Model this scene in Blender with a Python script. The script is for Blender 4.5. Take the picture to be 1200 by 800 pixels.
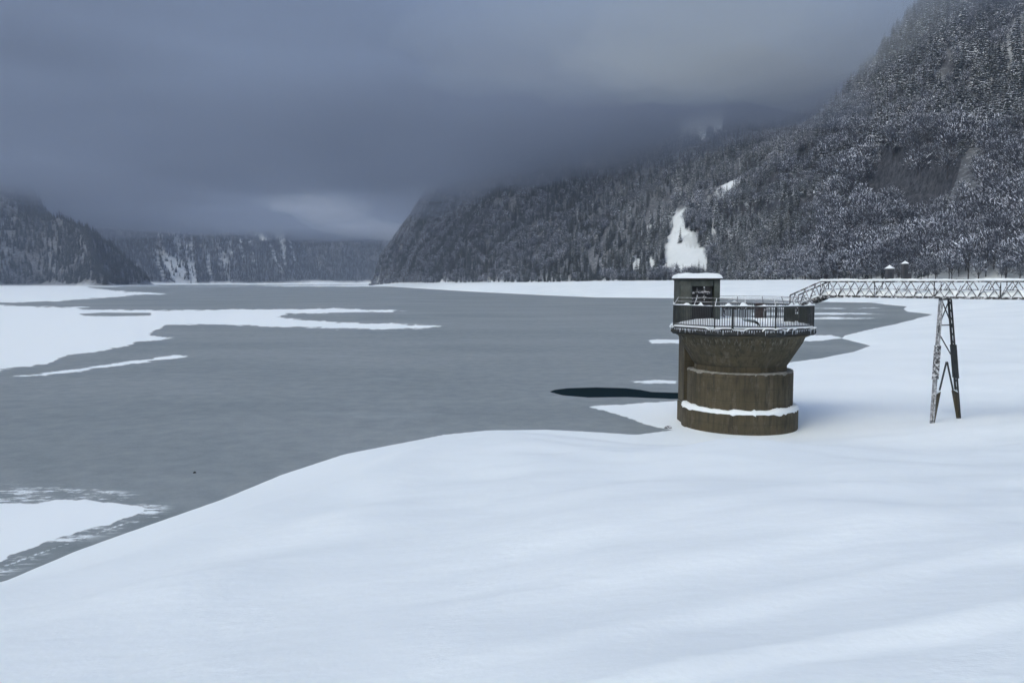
import bpy, math, random
import numpy as np
from mathutils import Vector, Matrix
random.seed(7); rng = np.random.default_rng(7)
for o in list(bpy.data.objects): bpy.data.objects.remove(o)
SC = bpy.context.scene; COL = SC.collection
R = math.radians

# ------------------------------------------------------------------ camera
F_PX = 942.0; HOR = 331.0; CAM_Z = 7.0
PITCH = math.atan((400 - HOR) / F_PX)
cd = bpy.data.cameras.new('camera'); cam = bpy.data.objects.new('camera', cd); COL.objects.link(cam)
cd.sensor_width = 36; cd.lens = 36 * F_PX / 1200; cd.clip_start = 0.1; cd.clip_end = 40000
cam.location = (0, 0, CAM_Z); cam.rotation_euler = (R(90) - PITCH, 0, 0)
SC.camera = cam

# ------------------------------------------------------------------ light
SUN_EL, SUN_AZ = R(42), R(226)           # azimuth measured clockwise from +Y
w = bpy.data.worlds.new('World'); SC.world = w; w.use_nodes = True
nt = w.node_tree; bgn = nt.nodes['Background']
sky = nt.nodes.new('ShaderNodeTexSky'); sky.sky_type = 'NISHITA'; sky.sun_disc = False
sky.sun_elevation = SUN_EL; sky.sun_rotation = SUN_AZ; sky.air_density = 1.0; sky.dust_density = 8.0; sky.ozone_density = 1.5; sky.altitude = 800
nt.links.new(sky.outputs[0], bgn.inputs['Color']); bgn.inputs['Strength'].default_value = 0.15
sd = bpy.data.lights.new('sun', 'SUN'); sun = bpy.data.objects.new('sun', sd); COL.objects.link(sun)
sd.energy = 1.5; sd.angle = R(42); sd.color = (1.0, 1.0, 0.84)
dv = Vector((math.sin(SUN_AZ) * math.cos(SUN_EL), math.cos(SUN_AZ) * math.cos(SUN_EL), math.sin(SUN_EL)))
sun.rotation_euler = dv.to_track_quat('Z', 'Y').to_euler(); sun.location = (0, 0, 600)
SC.view_settings.view_transform = 'Standard'; SC.view_settings.look = 'None'; SC.view_settings.gamma = 1
SC.view_settings.exposure = 1.61
SC.render.engine = 'CYCLES'
SC.cycles.max_bounces = 6; SC.cycles.volume_bounces = 3; SC.cycles.diffuse_bounces = 3; SC.cycles.transparent_max_bounces = 48
SC.cycles.use_denoising = True
try: SC.cycles.denoiser = 'OPENIMAGEDENOISE'
except Exception: pass

# ------------------------------------------------------------------ helpers
def ray(x, y):
    a = (x - 600) / F_PX; b = (400 - y) / F_PX; c, s = math.cos(PITCH), math.sin(PITCH)
    return np.array([a, c + b * s, -s + b * c])
def P(x, y, z=0.0):
    d = ray(x, y); t = (z - CAM_Z) / d[2]; return np.array([d[0] * t, d[1] * t])
def PY(x, y, Y):
    d = ray(x, y); t = Y / d[1]; return Vector((d[0] * t, Y, CAM_Z + d[2] * t))

def hash2(ix, iy, seed):
    n = (ix * 374761393 + iy * 668265263 + seed * 1442695041) & 0xFFFFFFFF
    n = ((n ^ (n >> 13)) * 1274126177) & 0xFFFFFFFF
    return ((n ^ (n >> 16)) & 0xFFFFFF) / float(0xFFFFFF)
def vnoise(x, y, seed=0):
    ix = np.floor(x).astype(np.int64); iy = np.floor(y).astype(np.int64); fx = x - ix; fy = y - iy
    fx = fx * fx * (3 - 2 * fx); fy = fy * fy * (3 - 2 * fy)
    a = hash2(ix, iy, seed); b = hash2(ix + 1, iy, seed); c = hash2(ix, iy + 1, seed); d = hash2(ix + 1, iy + 1, seed)
    return (a * (1 - fx) + b * fx) * (1 - fy) + (c * (1 - fx) + d * fx) * fy
def fbm(x, y, seed=0, o=4):
    s = 0; a = 1; t = 0
    for k in range(o):
        s = s + a * (vnoise(x * 2 ** k, y * 2 ** k, seed + k) * 2 - 1); t += a; a *= .5
    return s / t
def sstep(a, b, x):
    t = np.clip((x - a) / (b - a), 0, 1); return t * t * (3 - 2 * t)
def polydist(X, Y, pts, closed=False):
    d = np.full(X.shape, 1e18); n = len(pts)
    for i in range(n if closed else n - 1):
        ax, ay = pts[i]; bx, by = pts[(i + 1) % n]
        vx, vy = bx - ax, by - ay; L = vx * vx + vy * vy + 1e-12
        t = np.clip(((X - ax) * vx + (Y - ay) * vy) / L, 0, 1)
        d = np.minimum(d, (X - ax - t * vx) ** 2 + (Y - ay - t * vy) ** 2)
    return np.sqrt(d)
def inside(X, Y, pts):
    r = np.zeros(X.shape, bool); n = len(pts)
    for i in range(n):
        ax, ay = pts[i]; bx, by = pts[(i + 1) % n]
        if ay == by: continue
        c = ((ay > Y) != (by > Y)) & (X < (bx - ax) * (Y - ay) / (by - ay) + ax)
        r ^= c
    return r
def sdf(X, Y, pts):      # positive inside
    d = polydist(X, Y, pts, True); return np.where(inside(X, Y, pts), d, -d)

# ------------------------------------------------------------------ materials
class NT:
    def __init__(s, name):
        s.m = bpy.data.materials.new(name); s.m.use_nodes = True; s.t = s.m.node_tree
        s.b = s.t.nodes['Principled BSDF']
    def n(s, ty, **k):
        nd = s.t.nodes.new(ty)
        for a, v in k.items():
            if hasattr(nd, a): setattr(nd, a, v)
        return nd
    def l(s, a, b): s.t.links.new(a, b)
    def coord(s, which='Object'): return s.n('ShaderNodeTexCoord').outputs[which]
    def noise(s, scale, detail=4, rough=.55, vec=None, out='Fac', dist=0.0):
        nd = s.n('ShaderNodeTexNoise'); nd.inputs['Scale'].default_value = scale; nd.inputs['Detail'].default_value = detail
        nd.inputs['Roughness'].default_value = rough; nd.inputs['Distortion'].default_value = dist
        if vec is not None: s.l(vec, nd.inputs['Vector'])
        return nd.outputs[out]
    def ramp(s, fac, a, b, ca=(0, 0, 0, 1), cb=(1, 1, 1, 1)):
        nd = s.n('ShaderNodeValToRGB'); e = nd.color_ramp.elements
        e[0].position = a; e[1].position = b; e[0].color = ca; e[1].color = cb
        s.l(fac, nd.inputs[0]); return nd.outputs[0]
    def mix(s, fac, a, b):
        nd = s.n('ShaderNodeMix', data_type='RGBA')
        for sk, v in ((nd.inputs[0], fac), (nd.inputs[6], a), (nd.inputs[7], b)):
            if isinstance(v, bpy.types.NodeSocket): s.l(v, sk)
            elif isinstance(v, (int, float)): sk.default_value = v
            else: sk.default_value = (*v[:3], 1)
        return nd.outputs[2]
    def math(s, op, a, b=0.0, clamp=False):
        nd = s.n('ShaderNodeMath', operation=op); nd.use_clamp = clamp
        for sk, v in ((nd.inputs[0], a), (nd.inputs[1], b)):
            if isinstance(v, bpy.types.NodeSocket): s.l(v, sk)
            else: sk.default_value = v
        return nd.outputs[0]
    def upness(s):   # z of the real outward normal, corrected for back faces
        g = s.n('ShaderNodeNewGeometry'); sep = s.n('ShaderNodeSeparateXYZ'); s.l(g.outputs['Normal'], sep.inputs[0])
        return sep.outputs[2], g
    def scaled(s, v, sc):
        nd = s.n('ShaderNodeVectorMath', operation='MULTIPLY'); s.l(v, nd.inputs[0]); nd.inputs[1].default_value = sc; return nd.outputs[0]
    def bump(s, h, strength=.3, dist=.02):
        nd = s.n('ShaderNodeBump'); nd.inputs['Strength'].default_value = strength; nd.inputs['Distance'].default_value = dist
        s.l(h, nd.inputs['Height']); s.l(nd.outputs[0], s.b.inputs['Normal'])
    def base(s, c):
        if isinstance(c, bpy.types.NodeSocket): s.l(c, s.b.inputs['Base Color'])
        else: s.b.inputs['Base Color'].default_value = (*c, 1)
    def rough(s, v):
        if isinstance(v, bpy.types.NodeSocket): s.l(v, s.b.inputs['Roughness'])
        else: s.b.inputs['Roughness'].default_value = v

SNOW_A, SNOW_B = (0.75, 0.825, 0.85), (0.80, 0.87, 0.89)
def m_snow(name='snow', near=True):
    k = NT(name); co = k.coord()
    big = k.noise(.09, 3, .5, co)
    k.base(k.mix(k.ramp(big, .35, .65), SNOW_A, SNOW_B)); k.rough(.75)
    k.b.inputs['Specular IOR Level'].default_value = .25
    v = k.scaled(co, (.55, 1.6, 1.0))
    a = k.noise(1.3, 5, .6, v); b = k.noise(28, 3, .6, co)
    h = k.math('ADD', k.math('MULTIPLY', a, 1.0), k.math('MULTIPLY', b, .12))
    k.bump(h, .5, .06)
    return k.m
M_SNOW = m_snow()
def m_lumpsnow():
    k = NT('settled snow'); co = k.coord(); k.base((.80, .86, .88)); k.rough(.8); k.bump(k.noise(14, 4, .6, co), .5, .03); return k.m
M_LSNOW = m_lumpsnow()
def m_concrete():
    k = NT('weathered concrete'); co = k.coord()
    a = k.noise(1.1, 6, .65, co); st = k.noise(3.2, 5, .7, k.scaled(co, (1.5, 1.5, .18)))
    c1 = k.mix(k.ramp(a, .3, .7), (.054, .046, .026), (.096, .080, .046))
    c2 = k.mix(k.math('MULTIPLY', k.ramp(st, .46, .66), .75), c1, (.020, .019, .014))
    pale = k.noise(2.4, 4, .75, k.scaled(co, (1, 1, .3)))
    c3 = k.mix(k.math('MULTIPLY', k.ramp(pale, .55, .72), .55), c2, (.17, .155, .12))
    # board marks of the shuttering
    sep = k.n('ShaderNodeSeparateXYZ'); k.l(co, sep.inputs[0])
    fr = k.math('FRACT', k.math('MULTIPLY', sep.outputs[2], 1.9))
    line = k.math('LESS_THAN', fr, .045)
    c4 = k.mix(k.math('MULTIPLY', line, .55), c3, (.03, .028, .02))
    zz = sep.outputs[2]; band = k.math('MULTIPLY', k.math('GREATER_THAN', zz, 3.75), k.math('LESS_THAN', zz, 4.5))
    stk = k.ramp(k.noise(3.4, 3, .7, k.scaled(co, (4, 4, .25))), .52, .66)
    fade = k.ramp(k.math('ADD', zz, k.math('MULTIPLY', k.noise(5, 2, .5, k.scaled(co, (2, 2, .1))), .9)), 0.0, 1.0) if False else 1.0
    lo = k.n('ShaderNodeMapRange'); k.l(k.math('ADD', zz, k.math('MULTIPLY', k.noise(6, 2, .5, k.scaled(co, (2, 2, .05))), 1.1)), lo.inputs[0]); lo.inputs[1].default_value = 4.45; lo.inputs[2].default_value = 4.85
    c4 = k.mix(k.math('MULTIPLY', k.math('MULTIPLY', stk, lo.outputs[0]), k.math('MULTIPLY', band, .6)), c4, (.24, .23, .19))
    k.base(c4); k.rough(.92); k.bump(k.noise(9, 8, .7, co), .55, .03)
    return k.m
M_CONC = m_concrete()
def m_simple(name, c, rough=.7, var=.5, scale=4, metal=0, bump=.2):
    k = NT(name); co = k.coord(); f = k.noise(scale, 5, .65, co)
    k.base(k.mix(k.ramp(f, .3, .7), tuple(x * (1 - var * .6) for x in c), tuple(x * (1 + var * .6) for x in c)))
    k.rough(rough); k.b.inputs['Metallic'].default_value = metal
    if bump: k.bump(k.noise(scale * 5, 4, .6, co), bump, .01)
    return k.m
M_STEEL = m_simple('dark painted steel', (.022, .026, .028), .6, .6, 3)
M_ICE = m_simple('clear ice', (.62, .68, .72), .15, .1, 6)
M_CAB = m_simple('dark green cabin boards', (.055, .066, .056), .75, .8, 2.2)
M_CABL = m_simple('grey green render', (.075, .083, .072), .85, .5, 3)
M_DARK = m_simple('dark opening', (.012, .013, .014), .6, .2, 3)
def m_frosted(name, c, t0=.15, t1=.5, nscale=5, amt=1.0):
    """steel / rock with snow stuck on what faces up, plus wind-blown rime"""
    k = NT(name); co = k.coord(); up, g = k.upness(); n = k.noise(nscale, 4, .65, co)
    f = k.ramp(k.math('ADD', up, k.math('MULTIPLY', k.math('SUBTRACT', n, .5), 1.8)), t0, t1)
    n2 = k.noise(2, 4, .6, co)
    base = k.mix(n2, tuple(x * .6 for x in c), tuple(x * 1.5 for x in c))
    k.base(k.mix(k.math('MULTIPLY', f, amt), base, (.83, .86, .9))); k.rough(.75); return k.m
M_FSTEEL = m_frosted('rimed steel', (.035, .038, .04), .0, .35, 9)
M_RIMED = m_frosted('heavily rimed steel', (.20, .21, .22), -.6, .5, 9, .8)
M_HUT = m_frosted('snow-dusted stone masonry', (.035, .034, .036), .5, .8, 2)

def m_needles(name='snow-dusted needles', t0=.75, t1=1.3, k0=.25):
    k = NT(name); up, g = k.upness(); co = k.coord()
    oi = k.n('ShaderNodeObjectInfo')
    n = k.noise(1.3, 3, .6, k.coord('Object'))
    n3 = k.noise(.9, 2, .5, g.outputs['Position'])
    dark = k.mix(oi.outputs['Random'], (.012, .020, .022), (.024, .036, .036))
    s = k.math('ADD', k.math('ADD', up, k.math('MULTIPLY', k.math('SUBTRACT', n, .5), 2.4)), k.math('MULTIPLY', k.math('SUBTRACT', n3, .55), 1.0))
    f = k.ramp(s, t0, t1)
    amt = k.math('ADD', k.math('MULTIPLY', oi.outputs['Random'], .65), k0)
    patch = k.noise(.03, 5, .7, g.outputs['Position']); amt = k.math('MULTIPLY', amt, k.ramp(patch, .36, .60, (.28, .28, .28, 1), (1.3, 1.3, 1.3, 1)), True)
    k.base(k.mix(k.math('MULTIPLY', f, amt), dark, (.62, .68, .74))); k.rough(.8)
    return k.m
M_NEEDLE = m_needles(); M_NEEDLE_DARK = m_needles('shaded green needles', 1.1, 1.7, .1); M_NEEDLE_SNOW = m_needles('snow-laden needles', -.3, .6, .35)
def m_twigs(name='bare twigs', t0=.5, t1=1.2, k0=.3):
    k = NT(name); up, g = k.upness(); oi = k.n('ShaderNodeObjectInfo')
    n = k.noise(1.1, 3, .6, k.coord('Object')); n3 = k.noise(.6, 2, .5, g.outputs['Position'])
    dark = k.mix(oi.outputs['Random'], (.034, .042, .056), (.058, .066, .086))
    s = k.math('ADD', k.math('ADD', up, k.math('MULTIPLY', k.math('SUBTRACT', n, .5), 2.2)), k.math('MULTIPLY', k.math('SUBTRACT', n3, .5), 1.2))
    f = k.ramp(s, t0, t1)
    amt = k.math('ADD', k.math('MULTIPLY', oi.outputs['Random'], .4), k0)
    patch = k.noise(.03, 5, .7, g.outputs['Position']); amt = k.math('MULTIPLY', amt, k.ramp(patch, .36, .60, (.28, .28, .28, 1), (1.3, 1.3, 1.3, 1)), True)
    k.base(k.mix(k.math('MULTIPLY', f, amt), dark, (.76, .84, .96))); k.rough(.85)
    return k.m
M_TWIG = m_twigs(); M_TWIG_SNOW = m_twigs('snow-laden twigs', -.6, .3, .6)
M_BARK = m_simple('dark bark', (.03, .026, .024), .9, .5, 2, bump=0)

# ------------------------------------------------------------------ mesh collecting
class MB:
    def __init__(s): s.v = []; s.f = []
    def add(s, vs, fs):
        o = len(s.v); s.v.extend([tuple(v) for v in vs]); s.f.extend([tuple(i + o for i in f) for f in fs])
    def box(s, c, size, rz=0.0, M=None):
        hx, hy, hz = size[0] / 2, size[1] / 2, size[2] / 2
        vs = [Vector((sx * hx, sy * hy, sz * hz)) for sz in (-1, 1) for sy in (-1, 1) for sx in (-1, 1)]
        rot = Matrix.Rotation(rz, 3, 'Z') if M is None else M
        vs = [rot @ v + Vector(c) for v in vs]
        s.add(vs, [(0, 2, 3, 1), (4, 5, 7, 6), (0, 1, 5, 4), (2, 6, 7, 3), (0, 4, 6, 2), (1, 3, 7, 5)])
    def bar(s, a, b, w, h=None, n=4, w2=None):
        a, b = Vector(a), Vector(b); d = b - a
        if d.length < 1e-6: return
        h = h or w; d.normalize(); up = Vector((0, 0, 1)) if abs(d.z) < .95 else Vector((0, 1, 0))
        x = d.cross(up).normalized(); y = x.cross(d).normalized(); w2 = w if w2 is None else w2
        vs = []
        for p, k in ((a, 1.0), (b, w2 / w)):
            for i in range(n):
                an = math.pi / 4 + 2 * math.pi * i / n if n == 4 else 2 * math.pi * i / n
                q = 1 / math.sqrt(2) * 2 if n == 4 else 1.0
                vs.append(p + x * (math.cos(an) * w / 2 * q * k) + y * (math.sin(an) * h / 2 * q * k))
        fs = [(i, (i + 1) % n, n + (i + 1) % n, n + i) for i in range(n)] + [tuple(range(n))[::-1], tuple(range(n, 2 * n))]
        s.add(vs, fs)
    def lathe(s, prof, n=64, c=(0, 0), rot=0.0, closed=True, jit=None):
        vs = []; m = len(prof)
        for i in range(n):
            a = 2 * math.pi * i / n + rot
            for (r, z) in prof: vs.append((c[0] + r * math.sin(a), c[1] - r * math.cos(a), z))
        fs = []
        for i in range(n):
            j = (i + 1) % n
            for q in range(m - 1): fs.append((i * m + q, i * m + q + 1, j * m + q + 1, j * m + q))
        fs2 = [tuple(i * m for i in range(n))]; fs2.append(tuple(i * m + m - 1 for i in range(n))[::-1])
        s.add(vs, fs + (fs2 if closed else []))
    def build(s, name, mat, parent=None, smooth=False, bevel=0.0, coll=None):
        me = bpy.data.meshes.new(name); me.from_pydata(s.v, [], s.f)
        mats = mat if isinstance(mat, (list, tuple)) else [mat]
        for q in mats: me.materials.append(q)
        if smooth: me.shade_smooth()
        me.update(); o = bpy.data.objects.new(name, me); (coll or COL).objects.link(o)
        if parent is not None: o.parent = parent
        if bevel:
            b = o.modifiers.new('bevel', 'BEVEL'); b.width = bevel; b.segments = 2; b.limit_method = 'ANGLE'
        return o
def tag(o, label=None, cat=None, group=None, kind=None):
    if label: o['label'] = label
    if cat: o['category'] = cat
    if group: o['group'] = group
    if kind: o['kind'] = kind
    return o
def empty(name, loc=(0, 0, 0), rz=0.0):
    o = bpy.data.objects.new(name, None); COL.objects.link(o); o.location = loc; o.rotation_euler = (0, 0, rz); return o
def grid_mesh(name, V, nr, nc, mat, attrs=None, smooth=True, kind='structure', flip=False):
    me = bpy.data.meshes.new(name)
    i = np.arange(nr - 1)[:, None] * nc + np.arange(nc - 1)[None, :]
    q = np.stack([i, i + 1, i + nc + 1, i + nc], -1).reshape(-1, 4)
    if flip: q = q[:, ::-1]
    me.vertices.add(nr * nc); me.vertices.foreach_set('co', V.astype(np.float32).ravel())
    nf = len(q); me.loops.add(nf * 4); me.polygons.add(nf)
    me.loops.foreach_set('vertex_index', q.astype(np.int32).ravel())
    me.polygons.foreach_set('loop_start', np.arange(nf, dtype=np.int32) * 4)
    me.polygons.foreach_set('use_smooth', np.full(nf, smooth))
    for k, a in (attrs or {}).items():
        at = me.attributes.new(k, 'FLOAT', 'POINT'); at.data.foreach_set('value', a.astype(np.float32).ravel())
    me.materials.append(mat); me.update(calc_edges=True); me.validate()
    o = bpy.data.objects.new(name, me); COL.objects.link(o); tag(o, kind=kind); return o

# ------------------------------------------------------------------ the shore line and the land
coast_px = [(0, 683), (50, 662), (90, 645), (140, 627), (180, 613), (260, 585), (330, 556), (400, 533), (450, 523), (520, 509), (570, 504), (640, 503),
            (700, 506), (745, 509), (785, 504), (830, 492), (860, 470), (900, 436), (925, 424.5), (960, 420), (1000, 412), (1020, 405), (1000, 400), (986, 396.5),
            (990, 393), (1010, 388), (1060, 377), (1080, 371.5), (1093, 368.5), (1080, 367), (1062, 365), (1058, 362), (1062, 359), (1040, 357),
            (1020, 354.5), (980, 354), (940, 353), (850, 350), (760, 349), (700, 348.5), (640, 346), (560, 342), (500, 338.5), (460, 336), (430, 335)]
coast = [tuple(P(x, y)) for x, y in coast_px]
RLAND = [(-60, -200), (-60, -25), (-35, -8), (-22, 6), (-15.5, 14)] + coast + [(-300, 2300), (-50, 2700), (400, 4200), (5000, 4200), (5000, -200)]
LLAND = [tuple(P(x, y)) for x, y in ((-900, 334.5), (-300, 337), (-60, 335.5), (30, 335.2), (90, 335.6), (134, 336.4))] + \
        [(-735, 1530), (-775, 1780), (-930, 2050), (-1230, 2250), (-1230, 2500), (-1000, 2750), (-760, 2950), (-560, 3100), (-300, 3200), (100, 3350), (400, 3900), (400, 6000), (-6000, 6000), (-6000, 900)]
# tree line on the right shore (pixel column, distance)
TL = [(2500, 60), (2000, 180), (1500, 270), (1300, 310), (1200, 345), (1100, 385), (1000, 430), (900, 510), (800, 620), (700, 760), (620, 930), (560, 1150), (500, 1450), (432, 1960)]
tl = [(((x - 600) / F_PX) * d, d) for x, d in TL] + [(-300, 2250), (-20, 2600), (500, 4200), (6000, 4200), (6000, -400), (400, -400)]
def EL(x, y, d): return (((x - 600) / F_PX) * d, d, CAM_Z + (HOR - y) / F_PX * d)
ctrl = [(((x - 600) / F_PX) * d, d, 9.0) for x, d in TL]
ctrl += [(-300, 2250, 9), (-20, 2600, 9), (500, 3200, 260), (0, 2900, 120)]
ctrl += [EL(1500, 0, 420), EL(1500, -180, 560), EL(1300, 120, 430), EL(1300, -40, 560), EL(1300, -140, 700),
         EL(1200, 255, 400), EL(1200, 120, 500), EL(1200, 0, 590), EL(1200, -120, 700), EL(1200, -140, 900),
         EL(1120, 280, 440), EL(1120, 150, 530), EL(1120, 20, 610), EL(1120, -40, 680), EL(1120, -40, 900),
         EL(1080, 285, 450), EL(1080, 170, 520), EL(1080, 20, 620), EL(1085, 75, 760), EL(1085, 120, 1000),
         EL(1035, 290, 470), EL(1035, 180, 540), EL(1035, 76, 640), EL(1035, 120, 800), EL(1035, 140, 1100),
         EL(985, 300, 500), EL(985, 210, 570), EL(985, 138, 670), EL(985, 160, 820), EL(985, 150, 1100),
         EL(930, 300, 540), EL(930, 225, 640), EL(930, 172, 740), EL(930, 165, 900), EL(930, 120, 1200),
         EL(870, 305, 590), EL(870, 235, 720), EL(870, 180, 860), EL(870, 135, 1100), EL(870, 60, 1400),
         EL(800, 318, 660), EL(800, 250, 780), EL(800, 200, 920), EL(800, 155, 1120), EL(800, 90, 1400),
         EL(720, 315, 830), EL(720, 250, 960), EL(720, 190, 1200), EL(720, 120, 1500),
         EL(640, 310, 1000), EL(640, 250, 1180), EL(640, 190, 1420), EL(640, 130, 1700),
         EL(560, 310, 1280), EL(560, 255, 1450), EL(560, 214, 1640), EL(560, 150, 1950),
         EL(510, 305, 1520), EL(515, 242, 1720), EL(520, 222, 2100),
         EL(480, 308, 1700), EL(478, 276, 1830), EL(500, 277, 2300), EL(441, 310, 1960), EL(452, 300, 1930),
         (-60, 2300, 110), (200, 2000, 300), (500, 1700, 320), (900, 1300, 320), (900, 800, 380), (1400, 1400, 420), (700, 500, 420), (700, 200, 330), (500, 100, 160), (1500, 300, 500), (2000, 2500, 650)]
ctrl = np.array(ctrl)
def _kern(r): return r
_A = _kern(np.hypot(ctrl[:, None, 0] - ctrl[None, :, 0], ctrl[:, None, 1] - ctrl[None, :, 1]))
n_ = len(ctrl); _B = np.zeros((n_ + 1, n_ + 1)); _B[:n_, :n_] = _A; _B[n_, :n_] = 1; _B[:n_, n_] = 1
_W = np.linalg.solve(_B + np.eye(n_ + 1) * 1e-6, np.append(ctrl[:, 2], 0))
def rbf(X, Y):
    out = np.full(X.shape, _W[-1])
    for i in range(n_): out = out + _W[i] * np.hypot(X - ctrl[i, 0], Y - ctrl[i, 1])
    return out
CARVE = []
def gully(X, Y):
    a = ridged(X / 46 + Y / 90 + 3, Y / 420, 91, 4); b = fbm(X / 220, Y / 220, 93, 3)
    return sstep(.72, .86, a) * sstep(-.25, .15, b) * (1 - .8 * sstep(2100, 1800, Y))
def ridged(x, y, s, o=4): return 1 - np.abs(fbm(x, y, s, o)) * 2
def land(X, Y):
    """height of the ground, and a 0..1 mask of bare cliff"""
    X = np.asarray(X, float); Y = np.asarray(Y, float)
    sR = sdf(X, Y, RLAND); s = np.maximum(sR, 0)
    M = 1.25 + 5.4 * np.exp(-((X - 2) ** 2 + (Y + 4) ** 2) / (2 * 18 ** 2)) + 7.3 * sstep(70, 360, Y + .35 * X) \
        + 9.0 * np.exp(-((X - 31) ** 2 + (Y - 20) ** 2) / (2 * 5.5 ** 2)) + .8 * sstep(40, 90, X)
    Ls = 12 + 50 * sstep(80, 300, Y)
    h = M * (1 - np.exp(-s / Ls)) + .05 * sstep(0, .35, s)
    h = np.where(sR > 0, np.maximum(h - .62 * np.exp(-((X - 10.5) ** 2 / (2 * 5.5 ** 2) + (Y - 36.5) ** 2 / (2 * 3.2 ** 2))), .04 * sstep(0, .3, s)), h)
    # wind-packed undulations
    amp = sstep(1, 10, s)
    near = np.exp(-(X ** 2 + Y ** 2) / (2 * 60 ** 2))
    tw = 1 - .8 * np.exp(-((X - 10.5) ** 2 + (Y - 36) ** 2) / 40.0)
    h = h + amp * tw * (.40 * fbm(X / 9 + Y / 20 + 3, Y / 10 - X / 16, 11, 3) + .05 * fbm(X / 3.6 + Y / 4, Y / 3.0 - X / 6 + 8, 12, 3)) * (.6 + near)
    h = h + .16 * np.exp(-((s - 4.6 - .8 * fbm(X / 6, Y / 6, 14, 2)) / 1.1) ** 2) * sstep(44, 30, Y) * sstep(8, -2, X)
    cr = ridged(X / 9.0 + Y / 16.0, Y / 3.4 - X / 11.0, 16, 3); h = h + .02 * amp * tw * cr * near
    # drift steps close to the camera
    u = (X * -.30 + Y * .95); v = X * .95 + Y * .30
    for (u0, a, wd, v0, v1) in ((4.25, .10, .10, 1.0, 3.0), (5.6, .10, .30, .5, 3.5), (7.4, .12, .5, 1.5, 5.0), (10.5, .14, .8, 1.0, 6.0)):
        uu = u - u0 - .25 * fbm(v / 2.3, v * 0 + u0, 5, 2)
        h = h + a * (np.exp(-np.maximum(uu, 0) / .9) * sstep(-wd, wd, uu)) * sstep(v0 - 1.5, v1, v)
    h = np.where(sR < 0, np.maximum(sR * .35, -2.5), h)
    # right mountain
    st = sdf(X, Y, tl)
    k = sstep(0, 30, st)
    f1 = fbm(X / 90, Y / 90, 21, 5); rg = ridged(X / 60 + Y / 150, Y / 160, 31, 4)
    hm = rbf(X, Y) + sstep(10, 120, st) * (9 * f1 + 5 * rg)
    # rock steps
    hs = hm / 26.0 + .6 * fbm(X / 50, Y / 50, 44, 3); fr = hs - np.floor(hs)
    step = (sstep(.35, .65, fr) - fr) * 26
    cl = sstep(.05, .4, fbm(X / 110 + 5, Y / 110, 51, 3)) * sstep(15, 80, st) * sstep(1100, 700, Y)
    hm = hm + step * cl * .8
    h = np.where(st > 0, h * (1 - k) + np.maximum(hm, 6) * k, h)
    for c, dep in CARVE: h = h + (5 * ridged(X / 16, Y / 13, 97, 3) - dep) * sstep(-5, 5, sdf(X, Y, c))
    # left and far mountains
    sL = sdf(X, Y, LLAND)
    spur = np.exp(-((X + 1150) ** 2 / 500 ** 2 + (Y - 1650) ** 2 / 600 ** 2))
    rgL = ridged(X / 260 + 9, Y / 210, 61, 5); f2 = fbm(X / 160, Y / 160, 71, 5)
    sl = np.maximum(sL - 12 - 20 * (f2 + .5), 0)
    hL = 4 * sstep(0, 30, sL) + (.62 + .22 * sstep(2250, 1950, Y)) * sl * (1 + .35 * rgL) + sstep(0, 60, sl) * 14 * f2
    hL = np.minimum(hL, 420 + 60 * f2)
    h = np.where(sL > 0, hL, np.where((sR < 0), np.maximum(h, np.maximum(sL * .35, -2.5)), h))
    return h
FOOT = [tuple(P(x, y, 4.95)) + (q,) for x, y, q in ((1139, 789, .05), (1149, 780, .03), (1165, 778, .05), (1156, 796, .07), (1176, 790, -.05), (1190, 798, .08), (1186, 787, .06), (1172, 802, .06), (1128, 800, .04))]
def march(x, y, d0=250.0, d1=2400.0, n=700):
    d = ray(x, y); d = d / d[1]; Ys = np.linspace(d0, d1, n); X = d[0] * Ys; Z = CAM_Z + d[2] * Ys
    g = land(X, Ys); k = np.where(g >= Z)[0]
    if len(k) == 0: return (X[-1], Ys[-1])
    return (X[k[0]], Ys[k[0]])
def wpoly(px): return [march(x, y) for x, y in px]
# places with no trees on the right mountain (meadow, snow chutes, cliffs)
MEADOW = wpoly([(788, 247), (804, 246), (805, 268), (815, 272), (820, 285), (830, 289), (831, 327), (774, 328), (776, 300), (780, 284), (787, 270)])
CHUTES = [wpoly(q) for q in ([(832, 230), (868, 208), (874, 214), (860, 222), (850, 236)], [(832, 256), (838, 262), (837, 285), (828, 290), (831, 270)],
          [(759, 266), (771, 259), (772, 263), (760, 269)], [(741, 305), (751, 303), (749, 327), (741, 325)], [(758, 304), (767, 302), (769, 326), (760, 325)],
          [(793, 140), (850, 128), (848, 160), (832, 158), (822, 166), (806, 160), (797, 172)])]
CLIFFS = [wpoly(q) for q in ([(1008, 228), (1022, 196), (1050, 190), (1085, 196), (1116, 204), (1104, 232), (1094, 256), (1078, 280), (1064, 268), (1050, 246), (1020, 246)],
          [(1160, 60), (1195, 20), (1205, 45), (1190, 90), (1165, 110)], [(1150, 125), (1195, 105), (1200, 130), (1160, 150)], [(950, 325), (965, 290), (990, 296), (985, 325)],
          [(975, 245), (1010, 215), (1018, 228), (985, 265)])]
CARVE += [(CLIFFS[0], 15.0), (CLIFFS[4], 9.0), (CLIFFS[3], 6.0)]
def axis(segs):
    out = []
    for a, b, s in segs: out.extend(np.arange(a, b, s))
    out.append(segs[-1][1]); return np.array(out)
xs = axis([(-6000, -2400, 400), (-2400, -1200, 16), (-1200, -400, 9), (-400, -60, 6), (-60, -16, 1.2), (-16, -4, .3), (-4, 6, .12), (6, 16, .22), (16, 60, .8), (60, 160, 2.5), (160, 460, 3.2), (460, 700, 8), (700, 1500, 30), (1500, 6000, 400)])
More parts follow.
